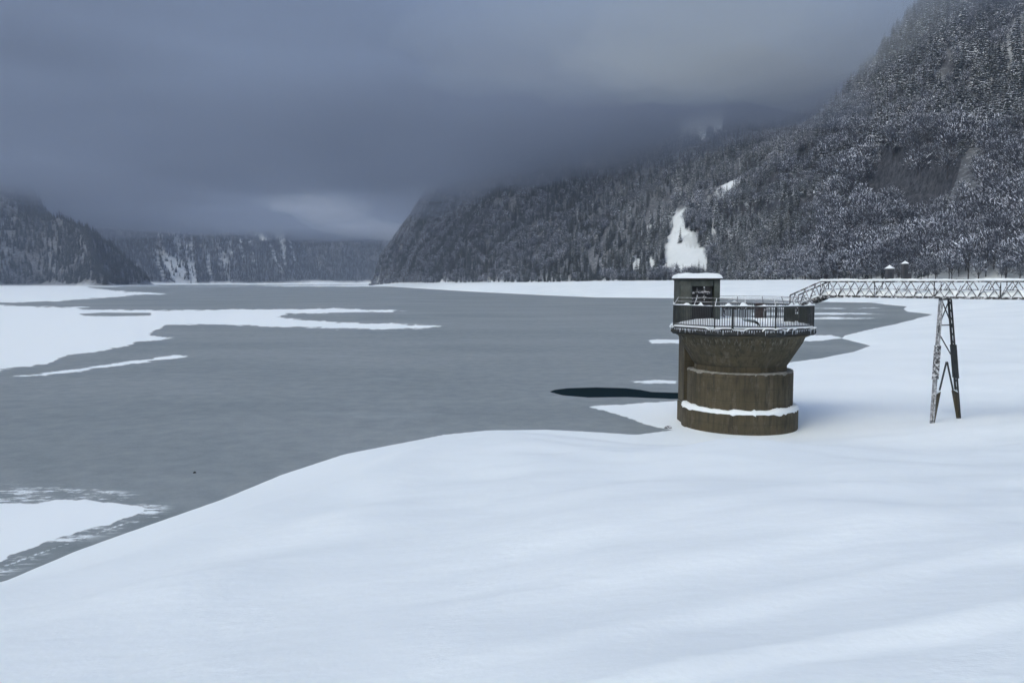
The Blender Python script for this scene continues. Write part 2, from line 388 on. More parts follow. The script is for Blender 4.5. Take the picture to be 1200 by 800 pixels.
ys = axis([(-1500, -30, 100), (-30, 2, 2), (2, 9, .12), (9, 44, .28), (44, 110, 1.1), (110, 300, 3), (300, 760, 3.4), (760, 1300, 5), (1300, 2200, 8), (2200, 3600, 12), (3600, 6000, 200)])
X, Y = np.meshgrid(xs, ys)
Z = land(X, Y)
for fx0, fy0, q in FOOT: Z = Z - q * np.exp(-((X - fx0) ** 2 + (Y - fy0) ** 2) / (2 * .075 ** 2)) + q * .4 * np.exp(-((X - fx0 - .12) ** 2 + (Y - fy0 - .06) ** 2) / (2 * .09 ** 2))
rock = np.zeros_like(X)
for ci, c in enumerate(CLIFFS):
    s = sdf(X, Y, c); rock = np.maximum(rock, sstep(-8, 6, s) * (.45 if ci in (1, 2) else 1.0)); 
# the big overhanging wall: pull the face back so it stands steep
foot = CLIFFS[0]
clear = np.zeros_like(X)
for c in [MEADOW] + CHUTES: clear = np.maximum(clear, sstep(-4, 3, sdf(X, Y, c)))
forest = sstep(0, 25, sdf(X, Y, tl)) * (1 - .76 * clear)
for c in CLIFFS[1:3]: forest = forest * (1 - .5 * sstep(-4, 3, sdf(X, Y, c)))

def m_land():
    k = NT('snowy ground'); co = k.coord(); g = k.n('ShaderNodeNewGeometry')
    sep = k.n('ShaderNodeSeparateXYZ'); k.l(g.outputs['True Normal'], sep.inputs[0])
    at = k.n('ShaderNodeAttribute'); at.attribute_name = 'rock'; af = k.n('ShaderNodeAttribute'); af.attribute_name = 'forest'
    big = k.noise(.09, 3, .5, co)
    snow = k.mix(k.ramp(big, .35, .65), SNOW_A, SNOW_B)
    nz = k.noise(.06, 8, .7, co); nz2 = k.noise(.25, 6, .75, k.scaled(co, (1, 1, 3.6)))
    steep = k.ramp(k.math('ADD', sep.outputs[2], k.math('MULTIPLY', k.math('SUBTRACT', nz, .5), .9)), .50, .74, (1, 1, 1, 1), (0, 0, 0, 1))
    rk = k.math('MAXIMUM', k.math('MULTIPLY', at.outputs['Fac'], k.ramp(nz2, .60, .68, (1, 1, 1, 1), (0, 0, 0, 1))), k.math('MULTIPLY', steep, af.outputs['Fac']))
    rock = k.mix(k.ramp(k.noise(.35, 5, .8, k.scaled(co, (1.6, 1.6, .35))), .40, .60), (.006, .008, .011), (.060, .066, .078))
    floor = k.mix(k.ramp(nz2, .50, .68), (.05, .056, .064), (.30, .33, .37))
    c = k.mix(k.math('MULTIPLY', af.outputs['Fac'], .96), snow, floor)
    k.base(k.mix(rk, c, rock)); k.rough(.8); k.b.inputs['Specular IOR Level'].default_value = .25
    a = k.noise(1.3, 5, .6, k.scaled(co, (.8, 1.2, 1.0))); b = k.noise(28, 3, .6, co)
    k.bump(k.math('ADD', a, k.math('MULTIPLY', b, .05)), .4, .06)
    return k.m
M_LAND = m_land()
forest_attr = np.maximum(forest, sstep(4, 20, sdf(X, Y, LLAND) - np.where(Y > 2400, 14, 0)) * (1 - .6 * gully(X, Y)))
grid_mesh('ground', np.stack([X, Y, Z], -1).reshape(-1, 3), len(ys), len(xs), M_LAND, {'rock': rock, 'forest': forest_attr})

# ------------------------------------------------------------------ the frozen lake: a sheet whose snow cover is a field stored on its vertices
def uv(px): return [(x - 600.0, y - HOR) for x, y in px]
SNOWS = [
 ([(-200, 352), (0, 357), (52, 359), (105, 359.5), (90, 361), (95, 362.5), (180, 363), (326, 361.5), (400, 361), (488, 364), (440, 366), (340, 368), (324, 371), (360, 375), (430, 378), (524, 381.5), (500, 385), (440, 386), (350, 384),
   (260, 381), (195, 381.5), (172, 393), (203, 397), (160, 401), (150, 406), (80, 416), (52, 427), (0, 434), (-200, 470)], 1.0),
 ([(5, 442), (40, 438), (150, 423), (200, 416), (224, 417), (205, 420), (130, 430), (60, 439), (10, 443)], .8),
 ([(-500, 330), (0, 333), (85, 333), (120, 337.2), (135, 340), (170, 342.5), (208, 344.5), (150, 347), (90, 352), (0, 354.5), (-300, 352)], .8),
 ([(-40, 592), (30, 594), (60, 588), (100, 590), (170, 598), (150, 608), (120, 618), (80, 629), (40, 642), (0, 658), (-60, 690)], 1.1),
 ([(-10, 672), (30, 657), (90, 636), (150, 614), (165, 607), (150, 612.6), (90, 633.6), (30, 654), (-10, 669)], .35),
 ([(870, 391), (925, 391), (975, 392.5), (992, 396), (950, 400.5), (870, 404)], .7),
 ([(752, 398), (775, 396.5), (870, 396), (870, 404), (795, 403), (765, 402)], .7),
 ([(738, 447), (760, 445.5), (795, 446), (793, 450), (745, 450)], .6),
 ([(688, 477), (740, 473), (800, 469), (870, 469), (870, 510), (800, 506), (768, 502), (757, 499), (735, 490), (712, 483)], .7),
 ([(880, 357), (960, 360.5), (1045, 360.5), (1000, 362), (880, 362)], .4), ([(880, 366), (1000, 366), (1038, 368), (880, 370)], .4), ([(880, 372), (980, 371), (1034, 373), (960, 374.5), (880, 375)], .5),
 ([(140, 337), (190, 335.5), (330, 335), (200, 336.5)], .3), ([(300, 334.3), (430, 333.5), (480, 335.5), (420, 336), (340, 336)], .3),
]
POOL = [(643, 459.5), (650, 457), (665, 455), (700, 454), (735, 455), (752, 457), (765, 459.5), (800, 460.5), (840, 461), (840, 467.5), (790, 468.2), (760, 467), (735, 466), (690, 466.5), (660, 464)]
SLIT = [(94, 368), (120, 366.5), (176, 367), (176, 369), (130, 370), (100, 369.5)]
vv = np.concatenate([np.array([.7, 1.0, 1.3, 1.6]), np.arange(1.8, 60, .55), np.arange(60, 200, 1.1), np.arange(200, 430, 2.6), np.array([500, 700, 1200, 2500])])
uu = np.concatenate([np.array([-2500, -1600, -1000, -800]), np.arange(-680, 520, 2.6), np.array([560, 640, 800, 1200])])
U, V = np.meshgrid(uu, vv)
LY = F_PX * CAM_Z / V; LX = U / F_PX * LY
sc = 2.2                                     # stretch so a pixel across counts less than a pixel down
snowf = np.full(U.shape, -50.0)
for q, a in SNOWS:
    s = sdf(U / sc, V, [(p[0] / sc, p[1]) for p in uv(q)])
    nz = fbm(LX / (LY * .02), LY / (LY * .02) * 0 + V / 3.0, 5, 4)
    nz = nz + .5 * fbm(LX / (LY * .006), V / .9, 15, 3); nz = nz + .8 * fbm(LX / (LY * .03), V * 1.5, 25, 4); snowf = np.maximum(snowf, s + 1.8 * a * nz)
s = sdf(U / sc, V, [(p[0] / sc, p[1]) for p in uv(SLIT)]); snowf = np.minimum(snowf, -s)
poolf = sdf(U / 3, V, [(p[0] / 3, p[1]) for p in uv(POOL)])
dl = np.abs(sdf(U / sc, V, [(p[0] / sc, p[1]) for p in uv(SNOWS[3][0])]))
spk = np.exp(-(np.maximum(-sdf(U / sc, V, [(p[0] / sc, p[1]) for p in uv([(-40, 578), (100, 576), (180, 596), (165, 612), (60, 640), (-40, 690)])]), 0) / 5) ** 2)
def m_lake():
    k = NT('lake ice'); co = k.coord()
    a1 = k.n('ShaderNodeAttribute'); a1.attribute_name = 'snow'; a2 = k.n('ShaderNodeAttribute'); a2.attribute_name = 'pool'; a3 = k.n('ShaderNodeAttribute'); a3.attribute_name = 'speck'
    n1 = k.noise(.9, 6, .65, co); n2 = k.noise(.05, 5, .6, k.scaled(co, (.5, 1, 1))); n3 = k.noise(7, 4, .7, co); n4 = k.noise(.5, 6, .7, k.scaled(co, (.35, 1.6, 1)))
    f = k.ramp(k.math('ADD', a1.outputs['Fac'], k.math('ADD', k.math('MULTIPLY', k.math('SUBTRACT', n1, .5), 1.6), k.math('MULTIPLY', k.math('SUBTRACT', k.noise(.11, 6, .7, k.scaled(co, (.5, 1, 1))), .5), 2.6))), -.3, .8)
    sp = k.math('MULTIPLY', k.ramp(k.math('ADD', k.math('MULTIPLY', n4, .6), k.math('MULTIPLY', k.noise(2.6, 5, .75, k.scaled(co, (.5, 1.3, 1))), .5)), .56, .62), a3.outputs['Fac'])
    ice = k.mix(k.ramp(k.math('ADD', k.math('MULTIPLY', n2, .55), k.math('MULTIPLY', n1, .45)), .38, .62), (.175, .212, .220), (.275, .308, .316))
    fleck = k.math('MULTIPLY', k.ramp(n3, .5, .8), .32)
    ice = k.mix(fleck, ice, (.36, .41, .44))
    slush = k.ramp(k.noise(.16, 5, .6, k.scaled(co, (.45, 1, 1))), .60, .78); ice = k.mix(k.math('MULTIPLY', slush, .5), ice, (.38, .42, .45))
    c = k.mix(k.math('MAXIMUM', f, sp), ice, SNOW_B)
    pf = k.ramp(k.math('MULTIPLY', a2.outputs['Fac'], 1.0), .0, .35)
    c = k.mix(pf, c, (.010, .020, .026)); k.base(c)
    r = k.mix(f, (.5, .5, .5), (.8, .8, .8)); r = k.mix(pf, r, (.12, .12, .12)); k.rough(r)
    k.l(k.math('MULTIPLY', k.math('SUBTRACT', 1.0, pf), .3), k.b.inputs['Specular IOR Level'])
    k.bump(k.math('ADD', n3, k.math('MULTIPLY', f, 1.5)), .15, .02)
    return k.m
V3 = np.stack([LX, LY, np.zeros_like(LX)], -1)[::-1]
lake = grid_mesh('lake', V3.reshape(-1, 3), len(vv), len(uu), m_lake(), {'snow': snowf[::-1], 'pool': poolf[::-1], 'speck': spk[::-1]})

# ------------------------------------------------------------------ air: haze and the low cloud
def vol_mat(name, dens, col):
    m = bpy.data.materials.new(name); m.use_nodes = True; t = m.node_tree; t.nodes.clear()
    o = t.nodes.new('ShaderNodeOutputMaterial'); v = t.nodes.new('ShaderNodeVolumePrincipled')
    v.inputs['Density'].default_value = dens; v.inputs['Color'].default_value = (*col, 1); v.inputs['Anisotropy'].default_value = .2
    t.links.new(v.outputs[0], o.inputs['Volume']); return m
mb = MB(); mb.box((0, 1500, 344.5), (13000, 9400, 695)); hz = mb.build('haze', vol_mat('pale air', .00016, (.40, .48, .62))); tag(hz, kind='stuff')
def cloud(z0, amp, scale, dens, top, seed, col=(.255, .30, .38)):
    gx = np.linspace(-9000, 9000, 181); gy = np.linspace(-6000, 12000, 181)
    # finer near the middle
    gx = np.sign(gx) * (np.abs(gx) / 9000) ** 1.8 * 9000; gy = 1000 + np.sign(gy - 3000) * (np.abs(gy - 3000) / 9000) ** 1.8 * 9000
    A, B = np.meshgrid(gx, gy); n = len(gx)
    lo = z0 + amp * fbm(A / scale, B / scale, seed, 4)
    lo = lo - 38 * np.exp(-((A - 240) ** 2 + (B - 1080) ** 2) / 240.0 ** 2) + amp * .7 * fbm(A / 130, B / 130, seed + 5, 2) * np.exp(-(A ** 2 + (B - 900) ** 2) / 2500.0 ** 2)
    hi = np.full_like(lo, top) + 8 * fbm(A / 700, B / 700, 909, 3) - 16 * np.exp(-((A - 60) ** 2 + (B - 600) ** 2) / 300.0 ** 2) - 40 * np.exp(-((A + 600) ** 2 + (B - 2350) ** 2) / 520.0 ** 2)
    hi = np.maximum(hi, lo + 2)
    m = MB(); V = np.concatenate([np.stack([A, B, lo], -1).reshape(-1, 3), np.stack([A, B, hi], -1).reshape(-1, 3)])
    i = np.arange(n - 1)[:, None] * n + np.arange(n - 1)[None, :]
    q = np.stack([i, i + n, i + n + 1, i + 1], -1).reshape(-1, 4); q2 = (q + n * n)[:, ::-1]
    fs = [tuple(f) for f in q.tolist()] + [tuple(f) for f in q2.tolist()]; N = n * n
    for k in range(n - 1):
        fs += [(k, k + 1, N + k + 1, N + k), ((n - 1) * n + k + 1, (n - 1) * n + k, N + (n - 1) * n + k, N + (n - 1) * n + k + 1),
               ((k + 1) * n, k * n, N + k * n, N + (k + 1) * n), (k * n + n - 1, (k + 1) * n + n - 1, N + (k + 1) * n + n - 1, N + k * n + n - 1)]
    m.v = V.tolist(); m.f = fs
    o = m.build('low_cloud', vol_mat('cloud', dens, col)); tag(o, kind='stuff'); return o
cloud(158, 26, 420, .0012, 268, 101)
cloud(178, 26, 300, .0025, 266, 111)
cloud(200, 26, 380, .0045, 264, 121)
cloud(222, 14, 500, .0060, 262, 131)

def wisp(px, py, Y, sx, sy, sz, dens, seed, col=(.255, .30, .38)):
    p = PY(px, py, Y); n1, n2 = 40, 20; th = np.linspace(0, math.pi, n2 + 1)[:, None]; ph = np.linspace(0, 2 * math.pi, n1, endpoint=False)[None, :]
    x = np.sin(th) * np.cos(ph); y = np.sin(th) * np.sin(ph); z = np.cos(th) + 0 * ph
    k = 1 + .55 * fbm(x * 1.6 + seed, y * 1.6 + z * 1.3, seed, 4)
    k[0] = k[0].mean(); k[-1] = k[-1].mean()
    m = MB(); m.v = np.stack([x * k * sx, y * k * sy, z * k * sz], -1).reshape(-1, 3).tolist()
    m.f = [(j * n1 + i, (j + 1) * n1 + i, (j + 1) * n1 + (i + 1) % n1, j * n1 + (i + 1) % n1) for j in range(n2) for i in range(n1)]
    o = m.build('low_cloud', vol_mat('cloud wisp', dens, col)); o.location = p; o.rotation_euler = (0, R(-8), R(seed * 37)); tag(o, kind='stuff')
for q in ((935, 125, 610, 70, 60, 16, .0045, 3), (880, 78, 640, 60, 50, 14, .004, 4), (985, 66, 590, 46, 40, 12, .004, 5), (905, 105, 620, 40, 40, 9, .006, 9), (850, 168, 880, 90, 70, 16, .004, 6), (760, 176, 1020, 110, 80, 16, .004, 7),
          (655, 200, 1230, 130, 90, 17, .004, 8), (575, 224, 1460, 110, 90, 16, .0035, 10), (520, 246, 1640, 90, 80, 14, .003, 11), (310, 262, 2700, 260, 160, 22, .003, 12), (140, 255, 2100, 220, 160, 20, .003, 13), (760, 60, 700, 120, 70, 14, .003, 14)):
    wisp(*q)
wisp(835, 30, 480, 150, 110, 38, .0012, 21, (.72, .76, .72)); wisp(870, 70, 560, 90, 80, 22, .0010, 25, (.72, .76, .72)); wisp(700, 50, 520, 170, 120, 34, .0008, 22, (.72, .76, .74)); wisp(372, 240, 1800, 120, 120, 34, .0010, 23, (.85, .88, .90)); wisp(365, 244, 1800, 70, 80, 20, .0012, 27, (.85, .88, .90)); wisp(415, 262, 2300, 170, 150, 34, .0009, 24, (.85, .88, .92))  # pale wisps: sky glow and brighter upper right put into the cloud colour
# ------------------------------------------------------------------ trees
def conifer_geo(rs, H, full=1.0):
    rd = random.Random(rs); mb = MB(); tb = MB(); mb.mi = []
    tb.bar((0, 0, -.6), (0, 0, H * .97), H * .028, n=5, w2=H * .004)
    tiers = 17; base = H * rd.uniform(.04, .12)
    for i in range(tiers):
        t = (i + rd.uniform(-.25, .25)) / titers if False else (i + rd.uniform(-.25, .25)) / tiers
        z = base + (H - base) * min(max(t, 0), .985); Rr = H * .175 * full * (1 - t) ** .8 * rd.uniform(.75, 1.15) + H * .012
        nb = max(5, int(10 - 4 * t)); ph = rd.random() * 6.28
        for j in range(nb):
            a = ph + 6.283 * j / nb + rd.uniform(-.25, .25); L = Rr * rd.uniform(.7, 1.15); dr = L * rd.uniform(.25, .6)
            c, s = math.cos(a), math.sin(a); wd = L * rd.uniform(.22, .36)
            root = Vector((0, 0, z)); mid = Vector((c * L * .55, s * L * .55, z - dr * .25)); tip = Vector((c * L, s * L, z - dr))
            nrm = Vector((-s, c, 0)) * wd; sag = Vector((0, 0, -wd * .55))
            mb.add([root, mid + nrm + sag, tip, mid - nrm + sag, mid + Vector((0, 0, wd * .12))], [(0, 4, 1), (4, 2, 1), (0, 3, 4), (4, 3, 2)])
            ld = rd.random() < .42; mb.mi += [0, 1 if ld else 0, 0, 1 if ld else 0]
    return mb, tb
def bare_geo(rs, H, spread=.42, n=620):
    rd = random.Random(rs); mb = MB(); tb = MB(); mb.mi = []
    tb.bar((0, 0, -.6), (0, 0, H * .45), H * .035, n=5, w2=H * .02)
    limbs = []
    for i in range(7):
        a = i * 2.4 + rd.random(); r = H * spread * rd.uniform(.3, .7); z0 = H * rd.uniform(.15, .42); z1 = H * rd.uniform(.5, .85)
        e = Vector((math.cos(a) * r, math.sin(a) * r, z1)); tb.bar((0, 0, z0), e, H * .018, n=3, w2=H * .006); limbs.append(e)
    limbs.append(Vector((0, 0, H * .85)))
    for _ in range(9):
        a = rd.random() * 6.28; rr = H * spread * rd.uniform(.2, 1.0); zz = H * rd.uniform(.35, .92); limbs.append(Vector((math.cos(a) * rr * (1.15 - zz / H * .6), math.sin(a) * rr * (1.15 - zz / H * .6), zz)))
    for i in range(n):
        lb = rd.choice(limbs); p = lb + Vector((rd.gauss(0, 1), rd.gauss(0, 1), rd.gauss(0, .9))) * H * .085
        if p.z < H * .12: continue
        out = Vector((p.x, p.y, (p.z - H * .35) * .9)); out = out.normalized() if out.length > .01 else Vector((0, 0, 1))
        d = (out + Vector((rd.uniform(-.7, .7), rd.uniform(-.7, .7), rd.uniform(-.2, .7)))).normalized()
        L = H * rd.uniform(.05, .12); wv = d.cross(Vector((rd.uniform(-1, 1), rd.uniform(-1, 1), rd.uniform(-1, 1)))).normalized() * L * rd.uniform(.12, .34)
        q = p + d * L
        mb.add([p - wv * .5, p + wv * .5, q], [(0, 1, 2)]); mb.mi.append(1 if (p.z - lb.z) > H * rd.gauss(.0, .03) else 0)
    return mb, tb
con_src = [conifer_geo(s, 14.0, f) for s, f in ((1, 1.0), (2, .85), (3, 1.15), (4, .95), (5, .75))]
bar_src = [bare_geo(s, 11.0, sp) for s, sp in ((11, .42), (12, .5), (13, .36), (14, .46))]
def meshes(src, nm, mat):
    out = []
    for m, t in src:
        a = bpy.data.meshes.new(nm + '_crown'); a.from_pydata(m.v, [], m.f); a.materials.append(mat[0]); a.materials.append(mat[1]); a.polygons.foreach_set('material_index', np.array(m.mi, dtype=np.int32))
        b = bpy.data.meshes.new(nm + '_trunk'); b.from_pydata(t.v, [], t.f); b.materials.append(M_BARK)
        c = bpy.data.meshes.new(nm + '_whole'); c.from_pydata(m.v + t.v, [], m.f + [tuple(i + len(m.v) for i in f) for f in t.f]); c.materials.append(mat[0]); c.materials.append(mat[1]); c.materials.append(M_BARK)
        c.polygons.foreach_set('material_index', np.array(m.mi + [2] * len(t.f), dtype=np.int32)); out.append((a, b, c))
    return out
CON = meshes(con_src, 'conifer', (M_NEEDLE, M_NEEDLE_SNOW)); BAR = meshes(bar_src, 'broadleaf', (M_TWIG, M_TWIG_SNOW))
def src_coll(name, ms):
    c = bpy.data.collections.new(name)
    for i, m in enumerate(ms):
        o = bpy.data.objects.new('%s_source' % name, m[2]); c.objects.link(o)
    return c
DARK = meshes(con_src, 'dark_conifer', (M_NEEDLE_DARK, m_needles('thinly dusted shaded needles', .75, 1.5, .15)))  # dark copies: cloud shade on the far woods put in as thinner snow
CC, BC, DC = src_coll('conifer', CON), src_coll('broadleaf', BAR), src_coll('dark_conifer', DARK)
def scatter(name, coll, pts, scl, rots, idx, label_kind='stuff', fallback=None):
    me = bpy.data.meshes.new(name); me.vertices.add(len(pts)); me.vertices.foreach_set('co', pts.astype(np.float32).ravel())
    for k, ty, a in (('scl', 'FLOAT', scl), ('rotz', 'FLOAT', rots), ('idx', 'INT', idx)):
        at = me.attributes.new(k, ty, 'POINT'); at.data.foreach_set('value', a.astype(np.float32 if ty == 'FLOAT' else np.int32))
    o = bpy.data.objects.new(name, me); COL.objects.link(o); tag(o, kind='stuff')
    g = bpy.data.node_groups.new(name, 'GeometryNodeTree')
    g.interface.new_socket('Geometry', in_out='INPUT', socket_type='NodeSocketGeometry'); g.interface.new_socket('Geometry', in_out='OUTPUT', socket_type='NodeSocketGeometry')
    N = g.nodes; gi = N.new('NodeGroupInput'); go = N.new('NodeGroupOutput'); ip = N.new('GeometryNodeInstanceOnPoints'); ci = N.new('GeometryNodeCollectionInfo')
    ci.inputs['Collection'].default_value = coll; ci.inputs['Separate Children'].default_value = True; ci.inputs['Reset Children'].default_value = True
    def na(nm, ty):
        a = N.new('GeometryNodeInputNamedAttribute'); a.data_type = ty; a.inputs[0].default_value = nm; return a.outputs[0]
    cx = N.new('ShaderNodeCombineXYZ'); g.links.new(na('rotz', 'FLOAT'), cx.inputs[2])
    g.links.new(gi.outputs[0], ip.inputs['Points']); g.links.new(ci.outputs[0], ip.inputs['Instance']); ip.inputs['Pick Instance'].default_value = True
    g.links.new(na('idx', 'INT'), ip.inputs['Instance Index']); g.links.new(cx.outputs[0], ip.inputs['Rotation']); g.links.new(na('scl', 'FLOAT'), ip.inputs['Scale'])
    g.links.new(ip.outputs[0], go.inputs[0]); md = o.modifiers.new('scatter', 'NODES'); md.node_group = g
    return o
# candidate points on the right mountain
def gather(n, x0, x1, y0, y1, seed):
    r = np.random.default_rng(seed); return r.uniform(x0, x1, n), r.uniform(y0, y1, n), r
cx_, cy_, r_ = gather(150000, -420, 640, 230, 2300, 5)
cx2, cy2, _ = gather(60000, 0, 420, 300, 760, 6); cx3, cy3, _ = gather(60000, -420, -120, 1350, 2200, 8); cx_ = np.concatenate([cx_, cx2, cx3]); cy_ = np.concatenate([cy_, cy2, cy3])
st = sdf(cx_, cy_, tl); keep = (st > 1) & (cy_ > 0)
az = cx_ / cy_; keep &= (az > -.25) & (az < .78)
cx_, cy_, st = cx_[keep], cy_[keep], st[keep]
hh = land(cx_, cy_); keep = hh < 265
for c in [MEADOW] + CHUTES + CLIFFS: keep &= (sdf(cx_, cy_, c) < 1.0) | ((r_.uniform(0, 1, len(cx_)) < .25) if c in CLIFFS[1:3] else False)
cx_, cy_, st, hh = cx_[keep], cy_[keep], st[keep], hh[keep]
PXX = 600 + F_PX * cx_ / cy_; PYY = HOR - F_PX * (hh - CAM_Z) / cy_
# kind: conifers dominate left and high, snow-laden broadleaf low on the right
kn = fbm(cx_ / 45, cy_ / 45, 77, 3)
pb = .30 + .55 * sstep(860, 1010, PXX) - .55 * sstep(200, 60, PYY) * sstep(900, 1000, PXX) + .8 * kn + .35 * sstep(14, 0, st) - .35 * sstep(-300, 350, -(np.abs(PXX - 780) - 110)) * (PXX < 880)
isb = r_.uniform(0, 1, len(cx_)) < pb
den = fbm(cx_ / 30, cy_ / 30, 88, 3)
# thin by a grid so that crowns keep a plausible spacing
def thin(ix, cell):
    ky = np.floor(cx_[ix] / cell[ix]).astype(np.int64) * 100003 + np.floor(cy_[ix] / cell[ix]).astype(np.int64)
    _, f = np.unique(ky, return_index=True); return ix[f]
ix = np.arange(len(cx_)); cell = np.where(isb, np.where((PXX > 960) & (PYY > 170), 6.6, 3.9), 3.6) + np.where(cy_ > 900, .8, 0)
cell = np.where(cy_ > 1350, 3.2, cell); ix = thin(ix, cell)
ix = ix[~((den[ix] < -.45))]
cx_, cy_, hh, isb, PXX, PYY, st = cx_[ix], cy_[ix], hh[ix], isb[ix], PXX[ix], PYY[ix], st[ix]
size = r_.uniform(.62, 1.2, len(cx_)) * np.where(~isb & (PXX > 950) & (PYY < 190), 1.45, 1.0) * np.where(isb & (PXX > 960) & (PYY > 170), 1.6, 1.0) * np.where(isb, .95, 1.0) * (1 - .45 * sstep(16, 2, st) * (r_.uniform(0, 1, len(cx_)) < .8))
Hm = size * np.where(isb, 11.0, 14.0)
ri = r_.integers(0, 60, len(cx_)); rot = r_.uniform(0, 6.28, len(cx_))
print('trees', len(cx_), 'bare', isb.sum())
inframe = (PXX > -5) & (PXX < 1205) & (PYY > 0)
app = np.where(inframe, Hm / cy_ * np.where(st < 60, 1.0, .8), 0)
def zone(x, y, s):
    if x < 700: return 'on the dark hillside across the ice'
    if x < 780: return 'on the wooded slope left of the snowy clearing'
    if x < 880: return 'around and above the snowy clearing behind the tower'
    if s < 14: return 'at the foot of the slope, just above the shore and footbridge'
    if x < 975: return 'on the slope between the clearing and the dark cliff'
    if y < 60: return 'against the cloud near the top of the steep slope' if x < 1100 else 'among the high snowy crags over the footbridge'
    if y < 130: return 'along the ridge edge where the cloud meets the slope' if x < 1080 else 'below the high snowy crags'
    if y < 195: return 'directly above the dark cliff' if x < 1110 else 'on the steep slope above and right of the dark cliff'
    if y < 262: return 'beside the dark cliff' if x < 1110 else 'on the slope right of the dark cliff'
    if x < 1035: return 'below the dark cliff and left of the two small huts'
    if x < 1110: return 'between the dark cliff and the two small huts'
    return 'low on the slope right of the two small huts'
def tree_things(sel, MS, name, cat, adj):
    first = {}
    for i in sel:
        v = int(ri[i]) % len(MS); root = empty(name, (cx_[i], cy_[i], hh[i] - .2), rot[i]); root.scale = (size[i],) * 3
        for nm, me in (('crown', MS[v][0]), ('trunk', MS[v][1])):
            o = bpy.data.objects.new(nm, me); COL.objects.link(o); o.parent = root
        zn = zone(PXX[i], PYY[i], st[i])
        tag(root, '%s %s' % (adj, zn), cat, '%s %s' % (cat + 's', zn))
order = np.argsort(-app)
extra = [(787, 327, 9.5, 'small dark conifer standing alone at the foot of the snowy clearing'), (746, 328, 14, 'tall dark conifer at the shore below the small snow gap'), (768, 328, 15, 'lone tall dark conifer at the shore between two snow gaps'),
         (809, 328, 7, 'tiny dark conifer low in the snowy clearing, nearer the tower'), (816, 328, 8, 'small dark conifer on the edge of the clearing next to the tiny one'), (797, 285, 10, 'dark conifer standing high inside the snowy clearing')]
def extra_trees():
    for j, (x, y, H, lb) in enumerate(extra):
        mx, my = march(x, y - .5, 500, 1200, 900); mz = float(land(np.array([mx]), np.array([my]))[0])
        v = j % len(CON); root = empty('conifer', (mx, my, mz - .2), j * 1.3); root.scale = (H * my / 700 / 14 * 1.5,) * 3; tag(root, lb, 'conifer')
        for nm, me in (('crown', CON[v][0]), ('trunk', CON[v][1])):
            o = bpy.data.objects.new(nm, me); COL.objects.link(o); o.parent = root
extra_trees()
oc = [i for i in order if not isb[i]][:300]; ob = [i for i in order if isb[i]][:300]
tree_things(oc, CON, 'conifer', 'conifer', 'dark snow-dusted conifer')
tree_things(ob, BAR, 'bare_tree', 'tree', 'bare snow-laden tree')
GROVE = wpoly([(803, 250), (830, 248), (838, 262), (836, 290), (820, 289), (812, 272), (803, 270)])
rest = np.ones(len(cx_), bool); rest[oc] = False; rest[ob] = False
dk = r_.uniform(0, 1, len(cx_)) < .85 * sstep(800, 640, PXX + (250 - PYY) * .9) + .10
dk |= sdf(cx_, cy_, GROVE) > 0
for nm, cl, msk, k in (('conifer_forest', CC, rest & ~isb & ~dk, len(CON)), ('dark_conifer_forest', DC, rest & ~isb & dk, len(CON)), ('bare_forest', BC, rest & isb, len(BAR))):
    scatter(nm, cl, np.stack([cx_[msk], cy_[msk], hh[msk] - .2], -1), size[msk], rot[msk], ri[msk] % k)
# woods of the left and far mountains
fx, fy, rf = gather(130000, -1900, 300, 1250, 4200, 9)
sL = sdf(fx, fy, LLAND); az = fx / fy; keep = (sL > np.where(fy > 2400, 32, 22)) & (sL < 480) & (az > -.70) & (az < -.05); fx, fy, sL = fx[keep], fy[keep], sL[keep]
fh = land(fx, fy); gul = gully(fx, fy); den = fbm(fx / 90, fy / 90, 92, 4)
keep = (fh < 260) & (den > -.6) & ((gul < .4) | (rf.uniform(0, 1, len(fx)) < .22)); fx, fy, fh = fx[keep], fy[keep], fh[keep]
print('far trees', len(fx))
fs = rf.uniform(.75, 1.6, len(fx)); scatter('far_forest', DC, np.stack([fx, fy, fh - .3], -1), fs, rf.uniform(0, 6.28, len(fx)), rf.integers(0, len(CON), len(fx)))

# ------------------------------------------------------------------ the intake tower
yf = P(868, 511.5, 0)[1]; TY = yf + 2.88; TX = PY(866.5, 440, TY).x
tower = empty('intake_tower', (TX, TY, -.05)); tag(tower, 'round brown concrete intake tower with railed platform and snow on its lower ledge', 'intake tower')
def wob(r, z, n=5): return (r, z)
m = MB(); m.lathe([(2.76, -.6), (2.76, .98), (2.73, 1.03), (2.2, 1.03)], 72); m.build('base_ring', M_CONC, tower, smooth=False)
m = MB(); m.lathe([(2.50, .9), (2.50, 2.74), (2.45, 2.84), (2.0, 2.86)], 72); m.build('drum', M_CONC, tower)
# flared head: eight-sided, narrowest at the drum
OCT = R(10)
m = MB()
prof = [(2.22, 2.80), (2.22, 3.12), (2.28, 3.2), (2.92, 4.22), (3.0, 4.42), (3.04, 4.50), (3.36, 4.64)]
vs = []; n = 64; mlen = len(prof)
for i in range(n):
    a = 2 * math.pi * i / n + OCT; q = (a - OCT) % (math.pi / 4) - math.pi / 8
    oc = math.cos(math.pi / 8) / math.cos(q) * 1.035
    for (r, z) in prof:
        kx = .4
        rr = r * (1 - kx + kx * oc); vs.append((rr * math.sin(a), -rr * math.cos(a), z))
fs = []
for i in range(n):
    j = (i + 1) % n
    for q in range(mlen - 1): fs.append((i * mlen + q, i * mlen + q + 1, j * mlen + q + 1, j * mlen + q))
fs.append(tuple(i * mlen for i in range(n))); fs.append(tuple(i * mlen + mlen - 1 for i in range(n))[::-1])
m.add(vs, fs); m.build('flared_head', M_CONC, tower)
